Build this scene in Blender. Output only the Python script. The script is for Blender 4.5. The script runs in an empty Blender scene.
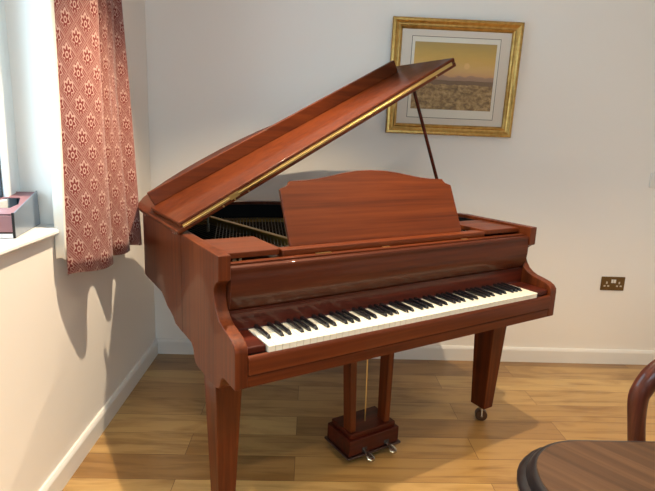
import bpy, bmesh, math, random
from mathutils import Vector, Matrix
random.seed(7)
sc = bpy.context.scene
C = sc.collection
PI = math.pi

# ------------------------------------------------------------------ materials
def lin(r, g, b):
    f = lambda c: (c/255/12.92) if c/255 <= .04045 else ((c/255+.055)/1.055)**2.4
    return (f(r), f(g), f(b), 1)

def mat(name, col=(.8, .8, .8, 1), rough=.5, metal=0, coat=0, coat_rough=.05, spec=.5, sheen=0):
    m = bpy.data.materials.new(name); m.use_nodes = True
    b = m.node_tree.nodes['Principled BSDF']
    b.inputs['Base Color'].default_value = col
    b.inputs['Roughness'].default_value = rough
    b.inputs['Metallic'].default_value = metal
    b.inputs['Coat Weight'].default_value = coat
    b.inputs['Coat Roughness'].default_value = coat_rough
    b.inputs['Specular IOR Level'].default_value = spec
    b.inputs['Sheen Weight'].default_value = sheen
    return m

class N:                                       # tiny node helper
    def __init__(s, m): s.t = m.node_tree; s.b = s.t.nodes['Principled BSDF']
    def new(s, k, **kw):
        n = s.t.nodes.new(k)
        for a, v in kw.items(): setattr(n, a, v)
        return n
    def link(s, a, b): s.t.links.new(a, b)
    def val(s, n, **kw):
        for a, v in kw.items(): n.inputs[a.replace('_', ' ')].default_value = v
        return n
    def math(s, op, a, b=None, clamp=False):
        n = s.new('ShaderNodeMath', operation=op); n.use_clamp = clamp
        for i, x in enumerate((a, b)):
            if x is None: continue
            if isinstance(x, (int, float)): n.inputs[i].default_value = x
            else: s.link(x, n.inputs[i])
        return n.outputs[0]
    def mix(s, f, a, b, blend='MIX'):
        n = s.new('ShaderNodeMix', data_type='RGBA', blend_type=blend)
        for i, x in ((0, f), (6, a), (7, b)):
            if isinstance(x, (int, float, tuple)): n.inputs[i].default_value = x
            else: s.link(x, n.inputs[i])
        return n.outputs[2]
    def ramp(s, f, stops):
        n = s.new('ShaderNodeValToRGB'); e = n.color_ramp.elements
        while len(e) > 1: e.remove(e[-1])
        e[0].position = stops[0][0]; e[0].color = stops[0][1]
        for p, c in stops[1:]:
            q = e.new(p); q.color = c
        s.link(f, n.inputs[0]); return n.outputs[0]

def wood(name, c1, c2, c3, axis='X', rough=.5, coat=.26, scale=1.0, spec=.15, coat_rough=.05, turn=0):
    """streaky timber, the grain running along one axis of the object"""
    m = mat(name, c2, rough, coat=coat, coat_rough=coat_rough, spec=spec); n = N(m)
    tc = n.new('ShaderNodeTexCoord'); mp = n.new('ShaderNodeMapping')
    sv = {'X': (1.5, 55, 55), 'Y': (55, 1.5, 55), 'Z': (55, 55, 1.5)}[axis]
    mp.inputs['Scale'].default_value = tuple(v*scale for v in sv)
    src = tc.outputs['Object']
    if turn:
        m0 = n.new('ShaderNodeMapping'); m0.inputs['Rotation'].default_value = (0, 0, turn); n.link(src, m0.inputs['Vector']); src = m0.outputs[0]
    n.link(src, mp.inputs['Vector'])
    a = n.new('ShaderNodeTexNoise'); n.val(a, Scale=1.0, Detail=6.0, Roughness=.6); n.link(mp.outputs[0], a.inputs['Vector'])
    mp2 = n.new('ShaderNodeMapping'); mp2.inputs['Scale'].default_value = tuple(v*scale*.16 for v in sv)
    n.link(src, mp2.inputs['Vector'])
    b = n.new('ShaderNodeTexNoise'); n.val(b, Scale=1.0, Detail=3.0); n.link(mp2.outputs[0], b.inputs['Vector'])
    f = n.math('ADD', n.math('MULTIPLY', a.outputs[0], .7), n.math('MULTIPLY', b.outputs[0], .3))
    col = n.ramp(f, [(.34, c1), (.5, c2), (.66, c3)])
    n.link(col, n.b.inputs['Base Color'])
    bp = n.new('ShaderNodeBump'); n.val(bp, Strength=.04, Distance=.002); n.link(a.outputs[0], bp.inputs['Height'])
    n.link(bp.outputs[0], n.b.inputs['Normal'])
    return m

MC = (lin(64, 24, 6), lin(84, 35, 10), lin(100, 46, 16))
M_wx = wood('mahogany_x', *MC, axis='X')
M_wy = wood('mahogany_y', *MC, axis='Y')
M_wz = wood('mahogany_z', *MC, axis='Z')
M_dark = wood('mahogany_dark', lin(46, 14, 6), lin(64, 20, 9), lin(80, 27, 12), axis='X')
M_fall = wood('mahogany_fallboard', lin(52, 18, 6), lin(68, 27, 9), lin(84, 37, 13), axis='X')
M_black = mat('satin_black', lin(16, 17, 22), .45)
M_inner = mat('inner_black', lin(10, 10, 12), .7, spec=.2)
M_ivory = mat('key_white', lin(222, 217, 200), .22, coat=.4)
M_ebony = mat('key_black', lin(20, 22, 26), .22, coat=.5)
M_brass = mat('brass', lin(206, 180, 118), .3, 1)
M_gold = mat('plate_bronze', lin(150, 122, 62), .35, .85)
M_steel = mat('steel', lin(190, 188, 180), .25, 1)
M_string = mat('string_steel', lin(78, 66, 46), .45, 1)
M_felt = mat('felt', lin(60, 20, 22), .9)

# painted plaster
def paint(name, c, r=.75):
    m = mat(name, c, r, spec=.3); n = N(m)
    tc = n.new('ShaderNodeTexCoord'); t = n.new('ShaderNodeTexNoise'); n.val(t, Scale=160.0, Detail=3.0)
    n.link(tc.outputs['Object'], t.inputs['Vector'])
    b = n.new('ShaderNodeBump'); n.val(b, Strength=.05, Distance=.001); n.link(t.outputs[0], b.inputs['Height'])
    n.link(b.outputs[0], n.b.inputs['Normal']); return m
M_wall = paint('wall_paint', lin(242, 237, 230))
M_ceil = paint('ceiling_paint', lin(236, 234, 230))
M_trim = mat('white_satin', lin(232, 230, 226), .35)
M_upvc = mat('window_frame_white', lin(236, 238, 238), .3)
M_gasket = mat('gasket', lin(25, 30, 36), .6)

# oak floor, boards running along X
def floor_mat():
    m = mat('oak_boards', rough=.33, coat=.25, coat_rough=.15); n = N(m)
    tc = n.new('ShaderNodeTexCoord'); mp = n.new('ShaderNodeMapping')
    mp.inputs['Location'].default_value = (.37, .075, 0)
    n.link(tc.outputs['Object'], mp.inputs['Vector'])
    def brick(off, c1, c2, mort):
        b = n.new('ShaderNodeTexBrick'); b.offset = .37; b.offset_frequency = 2
        n.val(b, Scale=1.0); b.inputs['Brick Width'].default_value = 1.25; b.inputs['Row Height'].default_value = .158
        b.inputs['Mortar Size'].default_value = .0011; b.inputs['Mortar Smooth'].default_value = .1; b.inputs['Bias'].default_value = 0
        b.inputs['Color1'].default_value = c1; b.inputs['Color2'].default_value = c2; b.inputs['Mortar'].default_value = mort
        n.link(mp.outputs[0], b.inputs['Vector']); return b
    b = brick(0, (0, 0, 0, 1), (1, 1, 1, 1), (.5, .5, .5, 1))
    tone = n.ramp(b.outputs['Color'], [(0, lin(146, 110, 64)), (.5, lin(168, 132, 80)), (1, lin(190, 156, 100))])
    # offset the grain in each board
    off = n.new('ShaderNodeVectorMath', operation='MULTIPLY_ADD')
    n.link(b.outputs['Color'], off.inputs[0]); off.inputs[1].default_value = (7.3, 3.1, 0); n.link(tc.outputs['Object'], off.inputs[2])
    m2 = n.new('ShaderNodeMapping'); m2.inputs['Scale'].default_value = (1.6, 22, 1); n.link(off.outputs[0], m2.inputs['Vector'])
    g = n.new('ShaderNodeTexNoise'); n.val(g, Scale=1.0, Detail=7.0, Roughness=.62, Distortion=.5); n.link(m2.outputs[0], g.inputs['Vector'])
    m3 = n.new('ShaderNodeMapping'); m3.inputs['Scale'].default_value = (1.5, 6, 1); n.link(off.outputs[0], m3.inputs['Vector'])
    k = n.new('ShaderNodeTexNoise'); n.val(k, Scale=1.0, Detail=4.0, Distortion=1.5); n.link(m3.outputs[0], k.inputs['Vector'])
    gr = n.ramp(g.outputs[0], [(.32, (.62, .54, .45, 1)), (.5, (1, 1, 1, 1)), (.68, (1.0, .97, .9, 1))])
    kr = n.ramp(k.outputs[0], [(.33, (.66, .58, .48, 1)), (.5, (1, 1, 1, 1)), (.7, (1.0, 1.0, 1.0, 1))])
    c = n.mix(1.0, tone, gr, 'MULTIPLY'); c = n.mix(.9, c, kr, 'MULTIPLY')
    c = n.mix(b.outputs['Fac'], c, lin(96, 64, 34))
    n.link(c, n.b.inputs['Base Color'])
    bp = n.new('ShaderNodeBump'); n.val(bp, Strength=.15, Distance=.002); n.link(g.outputs[0], bp.inputs['Height'])
    n.link(bp.outputs[0], n.b.inputs['Normal']); return m
M_floor = floor_mat()

# ------------------------------------------------------------------ mesh helpers
def obj(name, bm, m, parent=None, smooth=False, bevel=0, seg=2, kind=None, label=None):
    bmesh.ops.recalc_face_normals(bm, faces=bm.faces)
    me = bpy.data.meshes.new(name); bm.to_mesh(me); bm.free()
    if smooth:
        for p in me.polygons: p.use_smooth = True
    o = bpy.data.objects.new(name, me); C.objects.link(o)
    ms = m if isinstance(m, (list, tuple)) else [m]
    for x in ms: me.materials.append(x)
    if parent is not None: o.parent = parent
    if bevel:
        md = o.modifiers.new('bevel', 'BEVEL'); md.width = bevel; md.segments = seg; md.limit_method = 'ANGLE'; md.angle_limit = math.radians(40)
        if not smooth:
            for p in me.polygons: p.use_smooth = True
        wn = o.modifiers.new('wn', 'WEIGHTED_NORMAL'); wn.keep_sharp = True
    elif smooth:
        me.set_sharp_from_angle(angle=math.radians(38))
    if kind: o['kind'] = kind
    if label: o['label'] = label
    return o

def empty(name, loc, rz=0, label=None, cat=None, group=None):
    o = bpy.data.objects.new(name, None); C.objects.link(o); o.location = loc; o.rotation_euler = (0, 0, rz)
    o.empty_display_size = .1
    if label: o['label'] = label
    if cat: o['category'] = cat
    if group: o['group'] = group
    return o

def tag(o, label, cat, group=None):
    o['label'] = label; o['category'] = cat
    if group: o['group'] = group
    return o

def box(bm, x0, x1, y0, y1, z0, z1, M=None, mi=0):
    vs = [Vector((x, y, z)) for x in (x0, x1) for y in (y0, y1) for z in (z0, z1)]
    if M: vs = [M @ v for v in vs]
    v = [bm.verts.new(p) for p in vs]
    for f in ((0, 1, 3, 2), (4, 6, 7, 5), (0, 4, 5, 1), (2, 3, 7, 6), (0, 2, 6, 4), (1, 5, 7, 3)):
        bm.faces.new([v[i] for i in f]).material_index = mi
    return bm

def B(*a, **k): return box(bmesh.new(), *a, **k)

def prism(bm, pts, fa, fb):
    """closed outline pts; fa(p), fb(p) give its two end positions"""
    A = [bm.verts.new(fa(p)) for p in pts]; D = [bm.verts.new(fb(p)) for p in pts]
    bm.faces.new(A); bm.faces.new(D[::-1]); n = len(pts)
    for i in range(n): bm.faces.new([A[i], D[i], D[(i+1) % n], A[(i+1) % n]])
    return bm

def frustum(bm, c0, h0, c1, h1):
    """tapering square post: bottom centre/half sizes, top centre/half sizes"""
    r = []
    for c, h in ((c0, h0), (c1, h1)):
        r.append([bm.verts.new((c[0]+sx*h[0], c[1]+sy*h[1], c[2])) for sx, sy in ((-1, -1), (1, -1), (1, 1), (-1, 1))])
    bm.faces.new(r[0][::-1]); bm.faces.new(r[1])
    for i in range(4): bm.faces.new([r[0][i], r[0][(i+1) % 4], r[1][(i+1) % 4], r[1][i]])
    return bm

def cyl(bm, a, b, r, r2=None, seg=16):
    a, b = Vector(a), Vector(b); d = (b-a); L = d.length; r2 = r if r2 is None else r2
    q = d.to_track_quat('Z', 'Y').to_matrix().to_4x4()
    bmesh.ops.create_cone(bm, cap_ends=True, segments=seg, radius1=r, radius2=r2, depth=L, matrix=Matrix.Translation((a+b)/2) @ q)
    return bm

def lathe(bm, prof, c=(0, 0, 0), seg=32):
    rings = []
    for r, z in prof:
        rings.append([bm.verts.new((c[0]+r*math.cos(2*PI*k/seg), c[1]+r*math.sin(2*PI*k/seg), c[2]+z)) for k in range(seg)])
    for a, b in zip(rings, rings[1:]):
        for k in range(seg): bm.faces.new([a[k], a[(k+1) % seg], b[(k+1) % seg], b[k]])
    bm.faces.new(rings[0][::-1]); bm.faces.new(rings[-1]); return bm

def catmull(pts, n=8, closed=False):
    P = [Vector(p) for p in pts]; out = []; L = len(P)
    rng = range(L) if closed else range(L-1)
    for i in rng:
        if closed: p0, p1, p2, p3 = P[(i-1) % L], P[i], P[(i+1) % L], P[(i+2) % L]
        else: p0, p1, p2, p3 = P[max(i-1, 0)], P[i], P[i+1], P[min(i+2, L-1)]
        for k in range(n):
            t = k/n
            out.append(.5*((2*p1)+(-p0+p2)*t+(2*p0-5*p1+4*p2-p3)*t*t+(-p0+3*p1-3*p2+p3)*t**3))
    if not closed: out.append(P[-1])
    return out

def sweep(bm, path, radii, seg=14, sq=1.0):
    """round bar along 3-D points"""
    rings = []; P = [Vector(p) for p in path]; up = None
    for i, p in enumerate(P):
        t = (P[min(i+1, len(P)-1)]-P[max(i-1, 0)]).normalized()
        if up is None: up = Vector((0, 1, 0)) if abs(t.y) < .9 else Vector((1, 0, 0))
        s = t.cross(up).normalized(); up = s.cross(t).normalized()
        r = radii[i] if isinstance(radii, (list, tuple)) else radii
        rings.append([bm.verts.new(p+s*r*math.cos(2*PI*k/seg)+up*r*sq*math.sin(2*PI*k/seg)) for k in range(seg)])
    for a, b in zip(rings, rings[1:]):
        for k in range(seg): bm.faces.new([a[k], a[(k+1) % seg], b[(k+1) % seg], b[k]])
    bm.faces.new(rings[0][::-1]); bm.faces.new(rings[-1]); return bm

# ------------------------------------------------------------------ the room
XR, YF, ZC = 3.9, -4.6, 2.4
WY0, WY1, WZ0, WZ1 = -2.45, -1.085, .95, 2.12      # window opening in the left wall
RD = .135                                            # reveal depth to the frame
def struct(name, bm, m, parent=None, **k):
    o = obj(name, bm, m, parent, **k)
    if parent is None: o['kind'] = 'structure'
    return o
struct('floor', B(-.3, XR+.2, YF-.2, .2, -.1, 0), M_floor)
struct('ceiling', B(-.3, XR+.2, YF-.2, .2, ZC, ZC+.1), M_ceil)
struct('wall_back', B(-.3, XR+.2, 0, .2, 0, ZC), M_wall)
struct('wall_right', B(XR, XR+.2, YF, 0, 0, ZC), M_wall)
bm = bmesh.new(); F0, F1, F2, F3 = .5, 2.2, .9, 2.15        # unseen window added behind the camera, daylight for the back wall
box(bm, -.3, F0, YF-.2, YF, 0, ZC); box(bm, F1, XR+.2, YF-.2, YF, 0, ZC); box(bm, F0, F1, YF-.2, YF, 0, F2); box(bm, F0, F1, YF-.2, YF, F3, ZC)
struct('wall_front', bm, M_wall)
bm = bmesh.new()
box(bm, -.3, 0, YF, WY0, 0, ZC); box(bm, -.3, 0, WY1, 0, 0, ZC)
box(bm, -.3, 0, WY0, WY1, 0, WZ0); box(bm, -.3, 0, WY0, WY1, WZ1, ZC)
struct('wall_left', bm, M_wall)
def skirt(name, f):
    bm = bmesh.new(); H, T = .092, .0177
    prof = [(0, 0), (T, 0), (T, H-.016), (T-.003, H-.008), (T-.009, H), (0, H)]
    a, b = f; prism(bm, prof, a, b); return struct(name, bm, M_trim)
skirt('baseboard_back', (lambda p: (0, -p[0], p[1]), lambda p: (XR, -p[0], p[1])))
skirt('baseboard_left', (lambda p: (p[0], YF, p[1]), lambda p: (p[0], 0, p[1])))
skirt('baseboard_right', (lambda p: (XR-p[0], YF, p[1]), lambda p: (XR-p[0], 0, p[1])))
# sill board with rounded nose
sp = [(-RD-.02, .951), (.012, .951), (.021, .954), (.026, .962), (.024, .970), (.016, .976), (.004, .978), (-RD-.02, .980)]
bm = bmesh.new(); prism(bm, sp, lambda p: (p[0], WY0+.002, p[1]), lambda p: (p[0], WY1-.0015, p[1]))
struct('trim_1', bm, M_trim)
# window: outer frame, sash, pane
w = struct('window_1', B(-RD-.05, -RD, WY0, WY0+.05, .98, WZ1), M_upvc)
bm = bmesh.new()
def ring(bm, x0, x1, y0, y1, z0, z1, t):
    box(bm, x0, x1, y0, y0+t, z0, z1); box(bm, x0, x1, y1-t, y1, z0, z1)
    box(bm, x0, x1, y0+t, y1-t, z0, z0+t); box(bm, x0, x1, y0+t, y1-t, z1-t, z1)
ring(bm, -RD-.06, -RD, WY0, WY1, .98, WZ1, .045)
bmesh.ops.recalc_face_normals(bm, faces=bm.faces)
bm.to_mesh(w.data); bm.free()
bm = bmesh.new(); ring(bm, -RD-.045, -RD+.012, WY0+.045, WY1-.045, 1.025, WZ1-.045, .055); box(bm, -RD-.045, -RD+.012, -1.79, -1.73, 1.08, WZ1-.1)
obj('window_sash', bm, M_upvc, w, bevel=.006)
bm = bmesh.new(); ring(bm, -RD-.015, -RD-.004, WY0+.1, -1.79, 1.08, WZ1-.1, .006); ring(bm, -RD-.015, -RD-.004, -1.73, WY1-.1, 1.08, WZ1-.1, .006)
obj('gasket', bm, M_gasket, w)
def clear_glass(name, rough, base=.04):
    m = bpy.data.materials.new(name); m.use_nodes = True
    nt = m.node_tree; nt.nodes.clear(); nw = nt.nodes.new; ln = nt.links.new
    o = nw('ShaderNodeOutputMaterial'); tr = nw('ShaderNodeBsdfTransparent'); gl = nw('ShaderNodeBsdfGlossy'); gl.inputs['Roughness'].default_value = rough
    lw = nw('ShaderNodeLayerWeight'); lw.inputs['Blend'].default_value = .5
    p5 = nw('ShaderNodeMath'); p5.operation = 'POWER'; ln(lw.outputs['Facing'], p5.inputs[0]); p5.inputs[1].default_value = 5
    ma = nw('ShaderNodeMath'); ma.operation = 'MULTIPLY_ADD'; ln(p5.outputs[0], ma.inputs[0]); ma.inputs[1].default_value = .93; ma.inputs[2].default_value = base
    mx = nw('ShaderNodeMixShader'); ln(ma.outputs[0], mx.inputs[0]); ln(tr.outputs[0], mx.inputs[1]); ln(gl.outputs[0], mx.inputs[2]); ln(mx.outputs[0], o.inputs[0])
    return m
M_glass = clear_glass('window_glass', .01)
bm = bmesh.new(); box(bm, -RD-.022, -RD-.016, WY0+.1, -1.79, 1.08, WZ1-.1); box(bm, -RD-.022, -RD-.016, -1.73, WY1-.1, 1.08, WZ1-.1)
obj('window_pane', bm, M_glass, w)

bm = bmesh.new()
for a, b, c_, d in ((F0, F1, F2, F2+.06), (F0, F1, F3-.06, F3), (F0, F0+.06, F2+.06, F3-.06), (F1-.06, F1, F2+.06, F3-.06), ((F0+F1)/2-.03, (F0+F1)/2+.03, F2+.06, F3-.06)): box(bm, a, b, YF-.17, YF-.12, c_, d)
w2 = struct('added_window', bm, M_upvc)  # frame of the unseen window added to brighten the back wall
obj('window_pane', B(F0+.06, F1-.06, YF-.150, YF-.145, F2+.06, F3-.06), M_glass, w2)

# ------------------------------------------------------------------ curtain
def curtain_mat():
    m = mat('damask_cotton', rough=.85, spec=.2, sheen=.2); n = N(m)
    uv = n.new('ShaderNodeUVMap'); sx = n.new('ShaderNodeSeparateXYZ'); n.link(uv.outputs[0], sx.inputs[0])
    a = n.math('DIVIDE', sx.outputs[0], .072); b = n.math('DIVIDE', sx.outputs[1], .112)
    p = n.math('ADD', a, b); q = n.math('SUBTRACT', a, b)
    fp = n.math('SUBTRACT', n.math('FRACT', p), .5); fq = n.math('SUBTRACT', n.math('FRACT', q), .5)
    ap, aq = n.math('ABSOLUTE', fp), n.math('ABSOLUTE', fq)
    edge = n.math('MAXIMUM', ap, aq)                               # 0 centre .. .5 at the lattice line
    lat = n.math('GREATER_THAN', edge, .44)
    lat_in = n.math('LESS_THAN', n.math('ABSOLUTE', n.math('SUBTRACT', edge, .485)), .010)
    # motif: petals round the centre of each diamond
    dx = n.math('ADD', fp, fq); dy = n.math('SUBTRACT', fp, fq)
    dyy = n.math('MULTIPLY', dy, .82)
    r = n.math('SQRT', n.math('ADD', n.math('MULTIPLY', dx, dx), n.math('MULTIPLY', dyy, dyy)))
    th = n.math('ARCTAN2', dx, dyy)
    lobes = n.math('MULTIPLY', n.math('COSINE', n.math('MULTIPLY', th, 7.0)), .07)
    base = n.math('ADD', .44, n.math('MULTIPLY', n.math('COSINE', th), .06))
    inpet = n.math('LESS_THAN', r, n.math('ADD', base, lobes))
    ring_ = n.math('MULTIPLY', n.math('GREATER_THAN', r, .17), n.math('LESS_THAN', r, n.math('ADD', n.math('MULTIPLY', lobes, 1.3), .34)))
    spoke = n.math('GREATER_THAN', n.math('ABSOLUTE', n.math('SINE', n.math('MULTIPLY', th, 3.5))), .0)
    inred = n.math('MULTIPLY', ring_, spoke)
    core = n.math('LESS_THAN', n.math('ADD', n.math('ABSOLUTE', dx), n.math('MULTIPLY', n.math('ABSOLUTE', dyy), .4)), .075)
    vein = core
    hat = n.math('MULTIPLY', n.math('LESS_THAN', n.math('FRACT', n.math('MULTIPLY', p, 9.0)), .45), .55)
    red, cream = lin(120, 50, 45), lin(190, 154, 142)
    ground = n.mix(hat, red, cream)
    c = n.mix(lat, ground, n.mix(.65, red, cream)); c = n.mix(lat_in, c, red)
    c = n.mix(inpet, c, cream); c = n.mix(inred, c, red)
    c = n.mix(n.math('MULTIPLY', n.math('LESS_THAN', r, .48), n.math('MULTIPLY', core, n.math('GREATER_THAN', r, .14))), c, cream)
    c = n.mix(n.math('LESS_THAN', r, .09), c, red)
    n.link(c, n.b.inputs['Base Color'])
    # a little light passes the cloth
    t = n.new('ShaderNodeBsdfTranslucent'); n.link(c, t.inputs[0]); mxs = n.new('ShaderNodeMixShader'); mxs.inputs[0].default_value = .06
    out = n.t.nodes['Material Output']; n.link(n.b.outputs[0], mxs.inputs[1]); n.link(t.outputs[0], mxs.inputs[2]); n.link(mxs.outputs[0], out.inputs[0])
    return m
M_cur = curtain_mat(); M_lin = mat('curtain_lining', lin(236, 232, 220), .85)
ZT, ZB = 2.2, .805
top_path = [(.048, -1.118), (.07, -1.09), (.105, -1.02), (.125, -.965), (.105, -.945), (.07, -.94), (.065, -.915), (.11, -.885), (.12, -.86), (.065, -.845), (.065, -.82), (.11, -.80), (.115, -.775), (.065, -.765), (.07, -.735), (.10, -.725), (.085, -.69), (.05, -.68)]
bot_path = [(.046, -1.145), (.07, -1.12), (.115, -1.06), (.140, -1.015), (.13, -.965), (.09, -.935), (.055, -.905), (.055, -.86), (.09, -.81), (.120, -.775), (.125, -.73), (.085, -.70), (.065, -.665), (.09, -.63), (.122, -.60), (.120, -.565), (.09, -.525), (.055, -.51)]
def sheet(name, tp, bp_, m, parent, z1, z0, off=0.0, rows=26, thick=.0025):
    bm = bmesh.new(); uvl = bm.loops.layers.uv.new('UVMap')
    T = catmull([(p[0]+off, p[1], 0) for p in tp], 7); D = catmull([(p[0]+off, p[1], 0) for p in bp_], 7)
    grid = []; us = [0]
    for i in range(1, len(D)): us.append(us[-1]+(D[i]-D[i-1]).length)
    for j in range(rows+1):
        s = j/rows; z = z1+(z0-z1)*s; f = s**.8; row = []
        for i, (a, d) in enumerate(zip(T, D)):
            p = a.lerp(d, f); wob = .004*math.sin(i*.35+s*5)*s
            row.append(bm.verts.new((p.x+wob, p.y+.5*wob, z+(.004*math.sin(i*.3) if j == rows else 0))))
        grid.append(row)
    for j in range(rows):
        for i in range(len(D)-1):
            f = bm.faces.new([grid[j][i], grid[j][i+1], grid[j+1][i+1], grid[j+1][i]])
            for lp, (ii, jj) in zip(f.loops, ((i, j), (i+1, j), (i+1, j+1), (i, j+1))):
                lp[uvl].uv = (us[ii], (z1+(z0-z1)*jj/rows))
    o = obj(name, bm, m, parent, smooth=True)
    sd = o.modifiers.new('thick', 'SOLIDIFY'); sd.thickness = thick; sd.offset = 0
    return o
cur = sheet('curtain', top_path, bot_path, M_cur, None, ZT, ZB)
tag(cur, 'red and cream damask patterned curtain gathered beside the window', 'curtain')
sheet('lining', [(.012, -1.122), (.028, -1.127), (.046, -1.123), (.044, -1.08), (.045, -1.0), (.04, -.9), (.045, -.8), (.042, -.7)],
      [(.012, -1.150), (.028, -1.156), (.044, -1.151), (.044, -1.10), (.045, -1.0), (.035, -.9), (.035, -.75), (.040, -.55)], M_lin, cur, ZT-.01, ZB+.06)

# ------------------------------------------------------------------ box on the sill
bx = empty('storage_box', (-.014, -1.357, .980), math.radians(11.5), 'grey and pink slant-topped box with a dark opening, on the window sill', 'box')
bx.scale = (1, 1.13, 1)
M_bxs = mat('box_grey', lin(116, 128, 144), .3, coat=.5); M_bxp = mat('box_pink', lin(140, 98, 102), .45); M_bxd = mat('box_dark', lin(12, 10, 12), .7); M_bxw = mat('box_white', lin(230, 226, 226), .4)
# local: x from -.115 (window side) to 0 (room side), y from 0 (front) to .235
side = [(0, 0), (.235, 0), (.228, .122), (.012, .078)]
for x0 in (-.004, -.112):
    obj('side_panel', prism(bmesh.new(), side, lambda p: (x0, p[0], p[1]), lambda p: (x0+.004, p[0], p[1])), M_bxs, bx, bevel=.001)
def slope(y): return .078+(.122-.078)*(y-.012)/(.216)
bm = bmesh.new()   # slanted top with a hexagonal hole
outer = [(-.108, .014), (-.004, .014), (-.004, .12), (-.004, .226), (-.108, .226), (-.108, .12)]
hexa = [(-.080, .065), (-.034, .065), (-.018, .10), (-.034, .165), (-.080, .165), (-.096, .10)]
vo = [bm.verts.new((x, y, slope(y)-.004)) for x, y in outer]; vi = [bm.verts.new((x, y, slope(y)-.004)) for x, y in hexa]
for i in range(6): bm.faces.new([vo[i], vo[(i+1) % 6], vi[(i+1) % 6], vi[i]])
o = obj('top_panel', bm, M_bxp, bx); sd = o.modifiers.new('t', 'SOLIDIFY'); sd.thickness = .003
obj('front_panel', B(-.108, -.005, .003, .009, .018, .070), M_bxp, bx, bevel=.001)
obj('front_edge', B(-.0045, .0015, -.0015, .004, 0, .080), M_bxd, bx)
obj('front_strip', B(-.108, -.005, .001, .008, 0, .013), M_bxw, bx, label='white strip along the foot of the box')
obj('inner_tray', B(-.107, -.005, .012, .225, .002, .062), M_bxd, bx, label='black inside of the box')
obj('back_panel', B(-.108, -.004, .226, .23, .0, .116), M_bxs, bx)

# ------------------------------------------------------------------ picture
PW, PH = .711, .607
pic = empty('framed_picture', (1.322, -.012, 1.366), 0, 'gold framed landscape print hanging on the back wall', 'picture')
lean = math.atan(.024/PH); pic.rotation_euler = (lean, 0, 0)
M_gf = mat('gilt', lin(186, 148, 78), .32, .85); M_gd = mat('gilt_dark', lin(120, 92, 48), .4, .7)
n = N(M_gf); tc = n.new('ShaderNodeTexCoord'); t = n.new('ShaderNodeTexNoise'); n.val(t, Scale=40.0, Detail=4.0); n.link(tc.outputs['Object'], t.inputs[0])
n.link(n.ramp(t.outputs[0], [(.3, lin(168, 132, 70)), (.6, lin(192, 156, 90))]), n.b.inputs['Base Color'])
def moulding(bm, prof, W, H):
    """mitred picture moulding: prof = (inset, depth toward room)"""
    rings = []
    for d, h in prof:
        rings.append([bm.verts.new(p) for p in ((d, -h, d), (W-d, -h, d), (W-d, -h, H-d), (d, -h, H-d))])
    for a, b in zip(rings, rings[1:]+rings[:1]):
        for k in range(4): bm.faces.new([a[k], a[(k+1) % 4], b[(k+1) % 4], b[k]])
    return bm
obj('frame', moulding(bmesh.new(), [(0, 0), (0, .022), (.004, .027), (.016, .028), (.022, .023), (.030, .018), (.038, .017), (.038, 0)], PW, PH), M_gf, pic, bevel=.0015)
obj('inner_slip', moulding(bmesh.new(), [(.0382, .002), (.0382, .0165), (.044, .020), (.052, .015), (.056, .010), (.056, .002)], PW, PH), M_gf, pic)
M_mat = mat('mount_card', lin(220, 210, 196), .8); M_ln = mat('mount_line', lin(96, 88, 70), .7); M_pw = mat('print_paper', lin(226, 220, 206), .8)
obj('mount', B(.056, PW-.056, -.006, -.002, .056, PH-.056), M_mat, pic)
obj('mount_line', B(.112, .600, -.0068, -.0062, .090, .518), M_ln, pic, label='thin dark line round the print')
obj('print_margin', B(.115, .597, -.0076, -.0070, .093, .515), M_pw, pic, label='cream margin of the print')
def print_mat():
    m = mat('landscape_print', rough=.7); n = N(m)
    tc = n.new('ShaderNodeTexCoord'); sp = n.new('ShaderNodeSeparateXYZ'); n.link(tc.outputs['Generated'], sp.inputs[0])
    x, z = sp.outputs[0], sp.outputs[2]
    ns = n.new('ShaderNodeTexNoise'); n.val(ns, Scale=3.0, Detail=6.0); 
    mp = n.new('ShaderNodeMapping'); mp.inputs['Scale'].default_value = (2, 1, 7); n.link(tc.outputs['Generated'], mp.inputs[0]); n.link(mp.outputs[0], ns.inputs[0])
    zz = n.math('ADD', z, n.math('MULTIPLY', n.math('SUBTRACT', ns.outputs[0], .5), .14))
    sky = n.ramp(zz, [(.45, lin(170, 140, 112)), (.52, lin(206, 160, 112)), (.62, lin(214, 176, 112)), (.75, lin(210, 170, 92)), (.9, lin(190, 158, 88)), (1, lin(176, 150, 92))])
    n2 = n.new('ShaderNodeTexNoise'); n.val(n2, Scale=14.0, Detail=8.0, Roughness=.7); n.link(tc.outputs['Generated'], n2.inputs[0])
    gnd = n.ramp(n2.outputs[0], [(.32, lin(96, 76, 52)), (.45, lin(140, 114, 78)), (.58, lin(182, 152, 106)), (.72, lin(206, 180, 134))])
    # hazy hills
    n3 = n.new('ShaderNodeTexNoise'); n.val(n3, Scale=5.0, Detail=3.0)
    cx = n.new('ShaderNodeCombineXYZ'); n.link(x, cx.inputs[0]); n.link(cx.outputs[0], n3.inputs[0])
    ridge = n.math('ADD', n.math('MULTIPLY', n3.outputs[0], .22), .40)
    hill = n.math('LESS_THAN', z, ridge); c = n.mix(n.math('MULTIPLY', hill, .75), sky, lin(160, 130, 112))
    dark = n.math('LESS_THAN', z, n.math('ADD', n.math('MULTIPLY', n3.outputs[0], .05), .42)); c = n.mix(dark, c, lin(128, 104, 82))
    g = n.math('LESS_THAN', zz, .38); c = n.mix(g, c, gnd)
    dx = n.math('SUBTRACT', x, .655); dz = n.math('MULTIPLY', n.math('SUBTRACT', z, .665), .77)
    r = n.math('SQRT', n.math('ADD', n.math('MULTIPLY', dx, dx), n.math('MULTIPLY', dz, dz)))
    c = n.mix(n.math('LESS_THAN', r, .035), c, lin(224, 186, 122))
    n.link(c, n.b.inputs['Base Color']); return m
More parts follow.
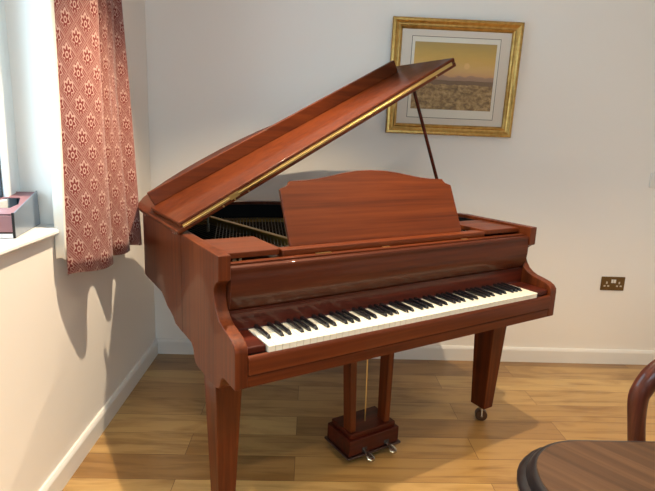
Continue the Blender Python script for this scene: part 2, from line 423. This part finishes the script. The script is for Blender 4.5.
obj('print', B(.130, .580, -.0084, -.0078, .138, .489), print_mat(), pic, label='hazy yellow sunset landscape print')
M_pg = clear_glass('picture_glass', .02, .004)
obj('glass', B(.050, PW-.050, -.0115, -.0100, .050, PH-.050), M_pg, pic)

# ------------------------------------------------------------------ socket and switch
so = empty('wall_socket', (2.700, 0, .4775), 0, 'antique brass double power socket on the back wall right of the piano', 'socket')
M_ab = mat('antique_brass', lin(112, 86, 48), .4, .7); M_wp = mat('white_plastic', lin(232, 230, 224), .35); M_hole = mat('socket_slot', lin(206, 196, 176), .5)
obj('plate', B(0, .146, -.007, 0, 0, .086), M_ab, so, bevel=.0025)
for x in (.060, .076): obj('rocker_switch', B(x, x+.0125, -.0105, -.0065, .048, .070), M_wp, so, bevel=.001, label='small white rocker')
for cx in (.034, .112):
    bm = bmesh.new(); box(bm, cx-.0045, cx+.0045, -.0078, -.006, .042, .056)
    for s in (-1, 1): box(bm, cx+s*.0115-.006, cx+s*.0115+.006, -.0078, -.006, .024, .033)
    obj('socket_holes', bm, M_hole, so)
sw = empty('light_switch', (2.898, 0, 1.112), 0, 'white light switch on the back wall, above and right of the brass socket', 'switch')
obj('plate', B(0, .086, -.009, 0, 0, .086), M_wp, sw, bevel=.003)
obj('rocker', B(.036, .050, -.013, -.008, .030, .056), M_wp, sw, bevel=.001)

# ------------------------------------------------------------------ grand piano
PX, PY, PR = .8014, -1.577, .5241
G = empty('grand_piano', (PX, PY, 0), PR, 'open polished mahogany baby grand piano standing in the corner by the window', 'piano')
L, R = -.104, 1.345; AT = .040; ZT_ = .980
arm = [(.128, .980), (.128, .903), (.143, .896), (.158, .884), (.167, .869), (.168, .853), (.163, .836), (.154, .817), (.139, .798), (.120, .784), (.096, .775), (.060, .768),
       (.030, .761), (.010, .751), (-.001, .738), (-.003, .722), (-.003, .617), (.075, .617), (.098, .612), (.110, .598), (.118, .578), (.134, .562), (.16, .555), (.335, .551), (.357, .556), (.368, .572), (.376, .598), (.395, .613), (.50, .616), (.50, .980)]
for x0, x1 in ((L, L+AT), (R-AT, R)):
    obj('arm', prism(bmesh.new(), arm, lambda p: (x0, p[0], p[1]), lambda p: (x1, p[0], p[1])), M_wz, G, bevel=.003)
# rim: plan outline from the spine round the tail to the treble side
out = [(L, .50), (L, .62), (L, .70), (L, .78), (L, 1.02)] + [tuple(p)[:2] for p in catmull([(L, 1.02), (L+.006, 1.10), (L+.04, 1.185), (L+.11, 1.25), (L+.22, 1.285), (.31, 1.30), (.52, 1.275), (.70, 1.195), (.86, 1.08), (1.00, .95), (1.13, .81), (1.24, .68), (1.315, .58), (R-.004, .53), (R, .50)], 5)][1:]
def zbot(x, y):
    if x > L+.001: return .690
    P = [(.50, .616), (.60, .620), (.625, .642), (.70, .655), (.78, .690), (9, .690)]
    for (a, za), (b, zb) in zip(P, P[1:]):
        if a <= y <= b: return za+(zb-za)*(y-a)/(b-a)
    return .69
dense = []
for a, b in zip(out, out[1:]):
    k = max(1, int(math.dist(a, b)/.03))
    for i in range(k): dense.append((a[0]+(b[0]-a[0])*i/k, a[1]+(b[1]-a[1])*i/k))
dense.append(out[-1])
def offset(path, d):
    r = []
    for i, p in enumerate(path):
        a = path[max(i-1, 0)]; b = path[min(i+1, len(path)-1)]
        tx, ty = b[0]-a[0], b[1]-a[1]; l = math.hypot(tx, ty)
        r.append((p[0]+ty/l*d, p[1]-tx/l*d))
    return r
def wall_sweep(path, d0, d1, z0, z1):
    bm = bmesh.new(); A, D = offset(path, d0), offset(path, d1); rows = []
    for p, a, d in zip(path, A, D):
        zb = z0(*p) if callable(z0) else z0
        rows.append([bm.verts.new(v) for v in ((a[0], a[1], zb), (a[0], a[1], z1), (d[0], d[1], z1), (d[0], d[1], zb))])
    for p, q in zip(rows, rows[1:]):
        for k in range(4): bm.faces.new([p[k], p[(k+1) % 4], q[(k+1) % 4], q[k]])
    bm.faces.new(rows[0]); bm.faces.new(rows[-1][::-1]); return bm
obj('rim', wall_sweep(dense, 0, AT, zbot, ZT_), M_wz, G, smooth=True)
inner = [(L, .30), (L, .45)]+dense+[(R, .45), (R, .30)]
obj('inner_rim', wall_sweep(inner, AT+.0005, AT+.010, .72, .966), M_inner, G, smooth=True, label='black inner lining of the rim')
ins = offset(inner, AT+.0105)
obj('soundboard', prism(bmesh.new(), ins, lambda p: (p[0], p[1], .74), lambda p: (p[0], p[1], .752)), mat('soundboard', lin(60, 40, 22), .35), G)
bm = bmesh.new(); prism(bm, offset(dense, AT+.001), lambda p: (p[0], p[1], .70), lambda p: (p[0], p[1], .72))
box(bm, L+AT, R-AT, .30, .52, .70, .72)
obj('bottom_board', bm, M_dark, G)
# plate, strings, pins
pl = offset(inner, AT+.03)
obj('iron_plate', wall_sweep(pl, 0, .05, .885, .900), M_gold, G, smooth=True)
bm = bmesh.new(); box(bm, L+AT+.013, R-AT-.013, .235, .43, .885, .900); o = obj('pin_block', bm, M_gold, G)
def strut(x0, y0, x1, y1, w, z0=.9, z1=.935):
    bm = bmesh.new(); d = Vector((x1-x0, y1-y0)).normalized(); s = Vector((-d.y, d.x))*w/2
    pts = [(x0+s.x, y0+s.y), (x0-s.x, y0-s.y), (x1-s.x*.8, y1-s.y*.8), (x1+s.x*.8, y1+s.y*.8)]
    return prism(bm, pts, lambda p: (p[0], p[1], z0), lambda p: (p[0], p[1], z1))
for a in ((.33, .42, .215, 1.13, .030), (.93, .42, .80, 1.02, .022), (1.15, .42, 1.10, .76, .022)):
    obj('plate_strut', strut(*a), M_gold, G, bevel=.004)
obj('reflection_post', cyl(bmesh.new(), (.205, 1.11, .86), (.205, 1.11, .945), .007), mat('pale_reflection', lin(150, 140, 120), .5, .4), G)  # pale upright modelled in place of a reflection at the inner rim
bm = bmesh.new()
for i in range(64):
    x = -.03+i*.0205; y1 = min(1.16, 1.22-.55*max(0, x-.25)); x1 = x-.10*(y1-.4)
    if x1 < L+.06: x1 = L+.06
    if x1 > 1.18: continue
    cyl(bm, (x, .40, .912), (x1, y1 if x < 1.0 else .72, .906), .0011, seg=5)
for i in range(26):   # overstrung bass
    x = -.02+i*.014; cyl(bm, (x, .41, .922), (x+.30, 1.17-.006*i, .917), .0016, seg=5)
obj('strings', bm, M_string, G, kind='stuff')
bm = bmesh.new()
for r in range(5):
    for i in range(62):
        x = -.03+i*.0215+(r % 2)*.010; cyl(bm, (x, .265+r*.028, .90), (x, .263+r*.028, .934), .0033, seg=6)
obj('tuning_pins', bm, M_steel, G, kind='stuff')
# keybed, key slip, cheek blocks
obj('key_bed', B(L+AT, R-AT, .004, .50, .619, .690), M_dark, G)
kb = [(-.001, .617), (-.001, .650), (.002, .6535), (.02, .6535), (.02, .617)]
obj('bed_rail', prism(bmesh.new(), kb, lambda p: (L+AT, p[0], p[1]), lambda p: (R-AT, p[0], p[1])), M_wx, G, bevel=.001)
ks = [(-.003, .656), (-.003, .700), (0, .708), (.005, .7125), (.011, .7125), (.0125, .708), (.0125, .656)]
obj('key_slip', prism(bmesh.new(), ks, lambda p: (L+AT, p[0]-.004, p[1]), lambda p: (R-AT, p[0]-.004, p[1])), M_wx, G, bevel=.0015)
KZ = .733; KW = 1.222/52
for x0, x1 in ((L+AT+.001, -.002), (1.224, R-AT-.001)):
    o = obj('key_block', B(x0, x1, .011, .148, .712, .7345), M_dark, G, bevel=.005, seg=3)
    obj('key_block_gap', B(x0, x1, .016, .148, .690, .7118), M_black, G)  # black filler, colours in the shaded gap under the key block
# keys
bm = bmesh.new()
kp = [(.0, KZ-.0025), (.0025, KZ), (.150, KZ), (.150, KZ-.022), (.002, KZ-.022), (.002, KZ-.0035), (0, KZ-.0035)]
k0 = obj('white_key', prism(bmesh.new(), kp, lambda p: (.0007, p[0], p[1]), lambda p: (KW-.0007, p[0], p[1])), M_ivory, G, bevel=.0008)
for i in range(1, 52):
    k = k0.copy(); C.objects.link(k); k.parent = G; k.location = (i*KW, 0, 0)
bm = bmesh.new()
ra = [bm.verts.new(v) for v in ((-.0066, .045, KZ+.0005), (.0066, .045, KZ+.0005), (.0066, .148, KZ+.0005), (-.0066, .148, KZ+.0005))]
rb = [bm.verts.new(v) for v in ((-.0052, .055, KZ+.0110), (.0052, .055, KZ+.0110), (.0052, .148, KZ+.0130), (-.0052, .148, KZ+.0130))]
bm.faces.new(ra); bm.faces.new(rb)
for i in range(4): bm.faces.new([ra[i], ra[(i+1) % 4], rb[(i+1) % 4], rb[i]])
b0 = None; seq = 'ABCDEFG'
for i in range(51):
    nm = seq[i % 7]
    if nm in 'BE': continue
    off = {'C': -.0015, 'D': .0015, 'F': -.002, 'G': 0, 'A': .002}[nm]
    if b0 is None:
        b0 = obj('black_key', bm, M_ebony, G, bevel=.0016, seg=3); k = b0
    else:
        k = b0.copy(); C.objects.link(k); k.parent = G
    k.location = ((i+1)*KW+off, 0, 0)
obj('name_board', B(L+AT, R-AT, .149, .160, .700, .800), M_dark, G, label='dark red board behind the keys')
obj('felt_strip', B(L+AT+.03, R-AT-.03, .1455, .1488, .7345, .7375), M_felt, G)
# fallboard
fp = [tuple(p)[:2] for p in catmull([(.160, .9405, 0), (.146, .942, 0), (.137, .939, 0), (.1335, .931, 0), (.1345, .918, 0), (.132, .90, 0), (.131, .875, 0), (.133, .850, 0), (.139, .826, 0), (.149, .806, 0), (.160, .796, 0), (.172, .793, 0)], 4)]+[(.180, .794), (.180, .9405)]
obj('fallboard', prism(bmesh.new(), fp, lambda p: (L+AT+.001, p[0], p[1]), lambda p: (R-AT-.001, p[0], p[1])), M_fall, G, smooth=True)
obj('fallboard_strip', B(L+AT+.001, R-AT-.001, .152, .176, .9408, .9475), M_wx, G, bevel=.0015)
for x in (.25, .53, .93): obj('small_hinge', B(x, x+(.06 if x < .3 else .03), .164, .175, .9477, .9495), M_brass, G)
# desk rail, side shelves, desk
obj('desk_rail', B(.134, 1.083, .186, .234, .940, .9665), M_wx, G, bevel=.004)
obj('desk_slide', B(.02, 1.22, .19, .25, .915, .939), M_wx, G)
def shelf(x0, x1, r, rightside):
    pts = []
    for k in range(7):
        a = PI/2*k/6
        if rightside: pts.append((x0+r-r*math.cos(a), .187+r-r*math.sin(a)))
        else: pts.append((x1-r+r*math.cos(a), .187+r-r*math.sin(a)))
    if rightside: pts += [(x1, .187), (x1, .41), (x0, .41)]
    else: pts += [(x0, .187), (x0, .41), (x1, .41)]
    return prism(bmesh.new(), pts, lambda p: (p[0], p[1], .952), lambda p: (p[0], p[1], .972))
obj('side_shelf', shelf(L+AT+.002, .132, .022, False), M_wx, G, bevel=.003)
obj('side_shelf', shelf(1.085, R-AT-.002, .022, True), M_wx, G, bevel=.003)
DW0, DW1 = .184, .988; dc = (DW0+DW1)/2
half = [(a*1.0139, b*1.058) for a, b in [(0, .256), (.06, .254), (.12, .247), (.18, .236), (.24, .226), (.29, .221), (.330, .219), (.356, .218), (.360, .210), (.368, .202), (.382, .197), (.3955, .193), (.3965, .186)]]
dpts = [(DW0, 0), (DW1, 0)]+[(dc+x, z) for x, z in reversed(half)]+[(dc-x, z) for x, z in half[1:]]
tilt = math.radians(25)
def dsk(p, t): return (p[0], .226+p[1]*math.sin(tilt)+t*math.cos(tilt), .9665+p[1]*math.cos(tilt)-t*math.sin(tilt))
obj('music_desk', prism(bmesh.new(), dpts, lambda p: dsk(p, 0), lambda p: dsk(p, .014)), M_wx, G, bevel=.002)
obj('desk_prop', prism(bmesh.new(), [(.50, .02), (.53, .02), (.53, .16), (.50, .16)], lambda p: dsk(p, .0145), lambda p: (p[0], .226+.07+p[1]*.45, .9665+p[1]*.72-.01)), M_wx, G)
# lid: main board, folded front flap, lip and long brass hinge
LA = .500; cu, su = math.cos(LA), math.sin(LA); HX, HZ = L-.011, .975
def lp(s, y, n): return (HX+s*cu-n*su, y, HZ+s*su+n*cu)
FY = .488
lo = [(0, FY), (1.430, FY), (1.428, .56), (1.36, .66), (1.24, .80), (1.10, .96), (.96, 1.095)]+[(a, b) for a, b in ((.818, 1.207), (.74, 1.255), (.64, 1.294), (.53, 1.318), (.41, 1.326), (.30, 1.318), (.20, 1.295), (.12, 1.262), (.06, 1.215), (.022, 1.160), (.004, 1.10), (0, 1.05))]
lid = obj('lid', prism(bmesh.new(), lo, lambda p: lp(p[0], p[1], 0), lambda p: lp(p[0], p[1], .0195)), M_wx, G, bevel=.0055, seg=3)
fl = [(.022, FY), (1.428, FY), (1.428, .885), (.022, .885)]
flap = obj('front_flap', prism(bmesh.new(), fl, lambda p: lp(p[0], p[1], .0205), lambda p: lp(p[0], p[1], .040)), M_wx, lid, bevel=.0045, seg=3)
lip = [(.040, .870), (1.33, .765), (1.33, .785), (.040, .890)]
obj('flap_lip', prism(bmesh.new(), lip, lambda p: lp(p[0], p[1], .0402), lambda p: lp(p[0], p[1], .098)), M_wx, lid, bevel=.003)
bm = bmesh.new()
prism(bm, [(.030, 0), (1.405, 0), (1.405, 1), (.030, 1)], lambda p: lp(p[0], FY-.0015, .014+p[1]*.014), lambda p: lp(p[0], FY+.004, .014+p[1]*.014))
cyl(bm, lp(.030, FY-.002, .020), lp(1.40, FY-.002, .020), .003, seg=10)
obj('long_hinge', bm, M_brass, lid, label='long brass hinge along the fold of the lid')
for s in (.19, .24, .30, 1.30):
    obj('hinge_screw', cyl(bmesh.new(), lp(s, FY-.0035, .0065), lp(s, FY+.002, .0065), .0035, seg=10), M_brass, lid)
obj('hinge_catch', prism(bmesh.new(), [(.225, 0), (.262, 0), (.262, 1), (.225, 1)], lambda p: lp(p[0], FY-.006, .012+p[1]*.018), lambda p: lp(p[0], FY-.001, .012+p[1]*.018)), M_brass, lid)
for y in (.56, 1.00):
    obj('lid_hinge', cyl(bmesh.new(), (L-.0045, y-.02, .974), (L-.0045, y+.02, .974), .0045), M_steel, G)
# prop stick
obj('prop_stick', cyl(bmesh.new(), (1.283, .60, .93), lp(1.22, .56, -.002), .0085, .0075, seg=12), M_dark, G, smooth=True)
# legs
def leg(cx, cy, ztop):
    bm = frustum(bmesh.new(), (cx, cy+.004, .078), (.030, .042), (cx, cy, ztop), (.0475, .059))
    l = obj('leg', bm, M_wz, G, bevel=.003)
    ca = bmesh.new(); cyl(ca, (cx, cy, .060), (cx, cy, .0785), .015, .020); cyl(ca, (cx-.013, cy-.017, .0285), (cx+.013, cy+.017, .0285), .006, seg=10); [cyl(ca, (cx+q*.013, cy+q*.0165, .0285), (cx+q*.007, cy+q*.009, .066), .004, seg=8) for q in (-1, 1)]
    obj('castor_fork', ca, M_steel, l)
    wb = bmesh.new()
    cyl(wb, (cx-.011, cy-.013, .0285), (cx+.011, cy+.013, .0285), .0285, seg=28)
    obj('castor_wheel', wb, mat('castor_brass', lin(84, 60, 44), .4, .5), l, bevel=.003)
    return l
leg(-.040, .262, .560); leg(1.287, .270, .560)
for cx, cy in ((-.040, .262), (1.283, .272)): obj('leg_plate', B(cx-.055, cx+.055, cy-.065, cy+.075, .5605, .6185), M_dark, G)
leg(.225, 1.03, .690)
obj('leg_plate', B(.12, .36, .96, 1.10, .690, .6995), M_dark, G)
# pedal lyre
lb = obj('pedal_box', B(.503, .762, .270, .442, .045, .114), M_dark, G, bevel=.004)
obj('box_foot', B(.494, .771, .261, .451, .034, .0448), mat('lyre_foot', lin(38, 14, 12), .35, coat=.4), lb, bevel=.003)
obj('box_cap', B(.516, .749, .283, .430, .1142, .136), M_dark, lb, bevel=.003)
for xb, xt in ((.536, .512), (.714, .712)):
    obj('lyre_post', frustum(bmesh.new(), (xb, .322, .1362), (.0135, .026), (xt, .322, .6185), (.0155, .030)), M_wz, G, bevel=.002)
obj('pedal_rod', cyl(bmesh.new(), (.632, .345, .1365), (.622, .345, .6185), .0028, seg=10), M_brass, G)
for x in (.580, .696):
    bm = bmesh.new()
    path = [(x, .300, .056), (x, .270, .058), (x, .250, .057), (x, .234, .053), (x, .220, .047), (x, .209, .043)]
    w_ = [.007, .008, .011, .0165, .018, .010]
    rings = []
    for (a, b, c_), ww in zip(path, w_):
        rings.append([bm.verts.new((a+ww*math.cos(t), b, c_+.0055*math.sin(t))) for t in [2*PI*k/12 for k in range(12)]])
    for p, q in zip(rings, rings[1:]):
        for k in range(12): bm.faces.new([p[k], p[(k+1) % 12], q[(k+1) % 12], q[k]])
    bm.faces.new(rings[0]); bm.faces.new(rings[-1][::-1])
    obj('pedal', bm, M_steel, G, smooth=True)
    obj('pedal_slot', B(x-.013, x+.013, .2685, .2705, .046, .070), M_black, G)

# ------------------------------------------------------------------ table (foreground)
TB = empty('dining_table', (1.312, -1.992, 0), 0, 'brown wooden table with rounded corners and dark moulded edge, lower right foreground', 'table')
M_top = wood('walnut_top', lin(42, 29, 19), lin(64, 44, 29), lin(82, 59, 40), axis='X', rough=.5, coat=.08, scale=.62, turn=math.radians(50))
M_edge = mat('ebonised_edge', lin(20, 17, 19), .3, coat=.6, coat_rough=.12, spec=.3)
TWd, TDp, TR = 1.25, 1.00, .17
def rr(ins):
    r = TR-ins
    pts = []
    for cx, cy, a0 in ((TR, -TR, PI/2), (TR, -TDp+TR, PI), (TWd-TR, -TDp+TR, 1.5*PI), (TWd-TR, -TR, 0)):
        pts += [(cx+r*math.cos(a0+PI/2*k/10), cy+r*math.sin(a0+PI/2*k/10)) for k in range(11)]
    return pts
def rings_mesh(prof, cap0=True, cap1=True):
    bm = bmesh.new(); rs = []
    for ins, z in prof: rs.append([bm.verts.new((x, y, z)) for x, y in rr(ins)])
    m_ = len(rs[0])
    for a, b in zip(rs, rs[1:]):
        for k in range(m_): bm.faces.new([a[k], a[(k+1) % m_], b[(k+1) % m_], b[k]])
    if cap0: bm.faces.new(rs[0])
    if cap1: bm.faces.new(rs[-1][::-1])
    return bm
obj('table_top', rings_mesh([(.032, .715), (.032, .7285), (.034, .7305)]), M_top, TB)
obj('edge_moulding', rings_mesh([(.0315, .7292), (.028, .7288), (.022, .724), (.018, .716), (.016, .709), (.011, .7085), (.004, .706), (0, .700), (.001, .690), (.008, .683), (.03, .681)]), M_edge, TB, smooth=True)
obj('apron', rings_mesh([(.10, .682), (.10, .60)]), M_edge, TB)
for x, y in ((.16, -.16), (TWd-.16, -.16), (.16, -TDp+.16), (TWd-.16, -TDp+.16)):
    obj('leg', lathe(bmesh.new(), [(.016, 0), (.020, .03), (.016, .06), (.024, .30), (.030, .48), (.022, .50), (.034, .52), (.034, .6005)], (x, y, 0), 20), M_edge, TB, smooth=True)

# ------------------------------------------------------------------ chair behind the table
CH = empty('dining_chair', (1.907, -1.862, 0), 0, 'dark polished wooden chair with rounded open back, behind the table at right edge', 'chair')
M_ch = wood('dark_walnut', lin(46, 22, 16), lin(70, 34, 24), lin(92, 48, 32), axis='Z', rough=.35, coat=.4)
def loop(t):   # t 0..1 from the left foot of the hoop over the top to the right
    a = PI*(1.08-1.16*t); return Vector((.196*math.cos(a), 0, .732+.142*math.sin(a)))
hp = [Vector((-.165, -.02, .45)), Vector((-.170, -.012, .55)), Vector((-.186, -.004, .64))]+[loop(t/14) for t in range(1, 14)]+[Vector((.186, -.004, .64)), Vector((.170, -.012, .55)), Vector((.165, -.02, .45))]
hp = catmull(hp, 4)
obj('back_hoop', sweep(bmesh.new(), hp, [.0205+.0065*max(0, min(1, (p.z-.68)/.12)) for p in hp], 16, sq=.8), M_ch, CH, smooth=True)
obj('back_rail', sweep(bmesh.new(), catmull([(-.165, -.01, .60), (-.08, .008, .585), (0, .012, .60), (.08, .008, .585), (.165, -.01, .60)], 5), .012, 12), M_ch, CH, smooth=True)
sp_ = [(-.17, 0), (.17, 0), (.19, -.12), (.215, -.30), (.20, -.40), (.12, -.43), (-.12, -.43), (-.20, -.40), (-.215, -.30), (-.19, -.12)]
obj('seat_frame', prism(bmesh.new(), sp_, lambda p: (p[0], p[1], .40), lambda p: (p[0], p[1], .445)), M_ch, CH, bevel=.008)
obj('seat_pad', prism(bmesh.new(), [(x*.9, -.21+(y+.21)*.88) for x, y in sp_], lambda p: (p[0], p[1], .4455), lambda p: (p[0]*.97, p[1], .475)), mat('seat_cloth', lin(110, 40, 36), .9), CH, bevel=.012)
for x in (-.165, .165):
    obj('leg', sweep(bmesh.new(), catmull([(x, .06, 0), (x, .03, .2), (x, -.008, .42)], 5), .017, 12), M_ch, CH, smooth=True)
for x in (-.17, .17):
    obj('leg', lathe(bmesh.new(), [(.011, 0), (.013, .04), (.020, .20), (.024, .33), (.018, .36), (.026, .40)], (x, -.37, 0), 16), M_ch, CH, smooth=True)

# ------------------------------------------------------------------ light
wd = bpy.data.worlds.new('sky'); sc.world = wd; wd.use_nodes = True
bg = wd.node_tree.nodes['Background']; bg.inputs[0].default_value = (.58, .83, 1.0, 1); bg.inputs[1].default_value = 5.8
pt = bpy.data.lights.new('window_portal', 'AREA'); pt.shape = 'RECTANGLE'; pt.size = WY1-WY0; pt.size_y = WZ1-WZ0; pt.cycles.is_portal = True
po = bpy.data.objects.new('window_portal', pt); C.objects.link(po); po.location = (-.29, (WY0+WY1)/2, (WZ0+WZ1)/2); po.rotation_euler = (0, -PI/2, 0)
pt = bpy.data.lights.new('window_portal', 'AREA'); pt.shape = 'RECTANGLE'; pt.size = F1-F0; pt.size_y = F3-F2; pt.cycles.is_portal = True  # portal for the added window
po = bpy.data.objects.new('window_portal', pt); C.objects.link(po); po.location = ((F0+F1)/2, YF-.19, (F2+F3)/2); po.rotation_euler = (PI/2, 0, 0)
E_L = 95
for i, (x, y, e) in enumerate(((.70, -1.08, 1.9), (1.74, -1.34, 1.1), (2.92, -1.34, .55), (.56, -2.60, .9), (1.74, -2.60, 1), (2.92, -2.60, 1), (1.74, -3.8, 1))):
    l = bpy.data.lights.new('downlight', 'SPOT'); l.energy = E_L*e; l.color = (1.0, .80, .56); l.shadow_soft_size = .014
    l.spot_size = math.radians(100); l.spot_blend = .8
    q = bpy.data.objects.new('downlight', l); C.objects.link(q); q.location = (x, y, ZC-.02)

# ------------------------------------------------------------------ camera
f, cx, cy, cz, ya, pi_, ro = 514.0, .9049, -2.9713, 1.3285, .0394, .2077, .0395
fw = Vector((math.sin(ya)*math.cos(pi_), math.cos(ya)*math.cos(pi_), -math.sin(pi_)))
r0 = Vector((math.cos(ya), -math.sin(ya), 0)); u0 = r0.cross(fw)
r = r0*math.cos(ro)+u0*math.sin(ro); u = -r0*math.sin(ro)+u0*math.cos(ro)
cam = bpy.data.cameras.new('camera'); co = bpy.data.objects.new('camera', cam); C.objects.link(co)
M = Matrix((r, u, -fw)).transposed().to_4x4(); M.translation = (cx, cy, cz); co.matrix_world = M
cam.sensor_fit = 'HORIZONTAL'; cam.sensor_width = 36; cam.lens = f*36/655; cam.clip_start = .02
sc.camera = co
vs = sc.view_settings; vs.view_transform = 'Standard'; vs.look = 'None'; vs.gamma = 1; vs.exposure = 0.3; vs.use_curve_mapping = False
sc.cycles.max_bounces = 10
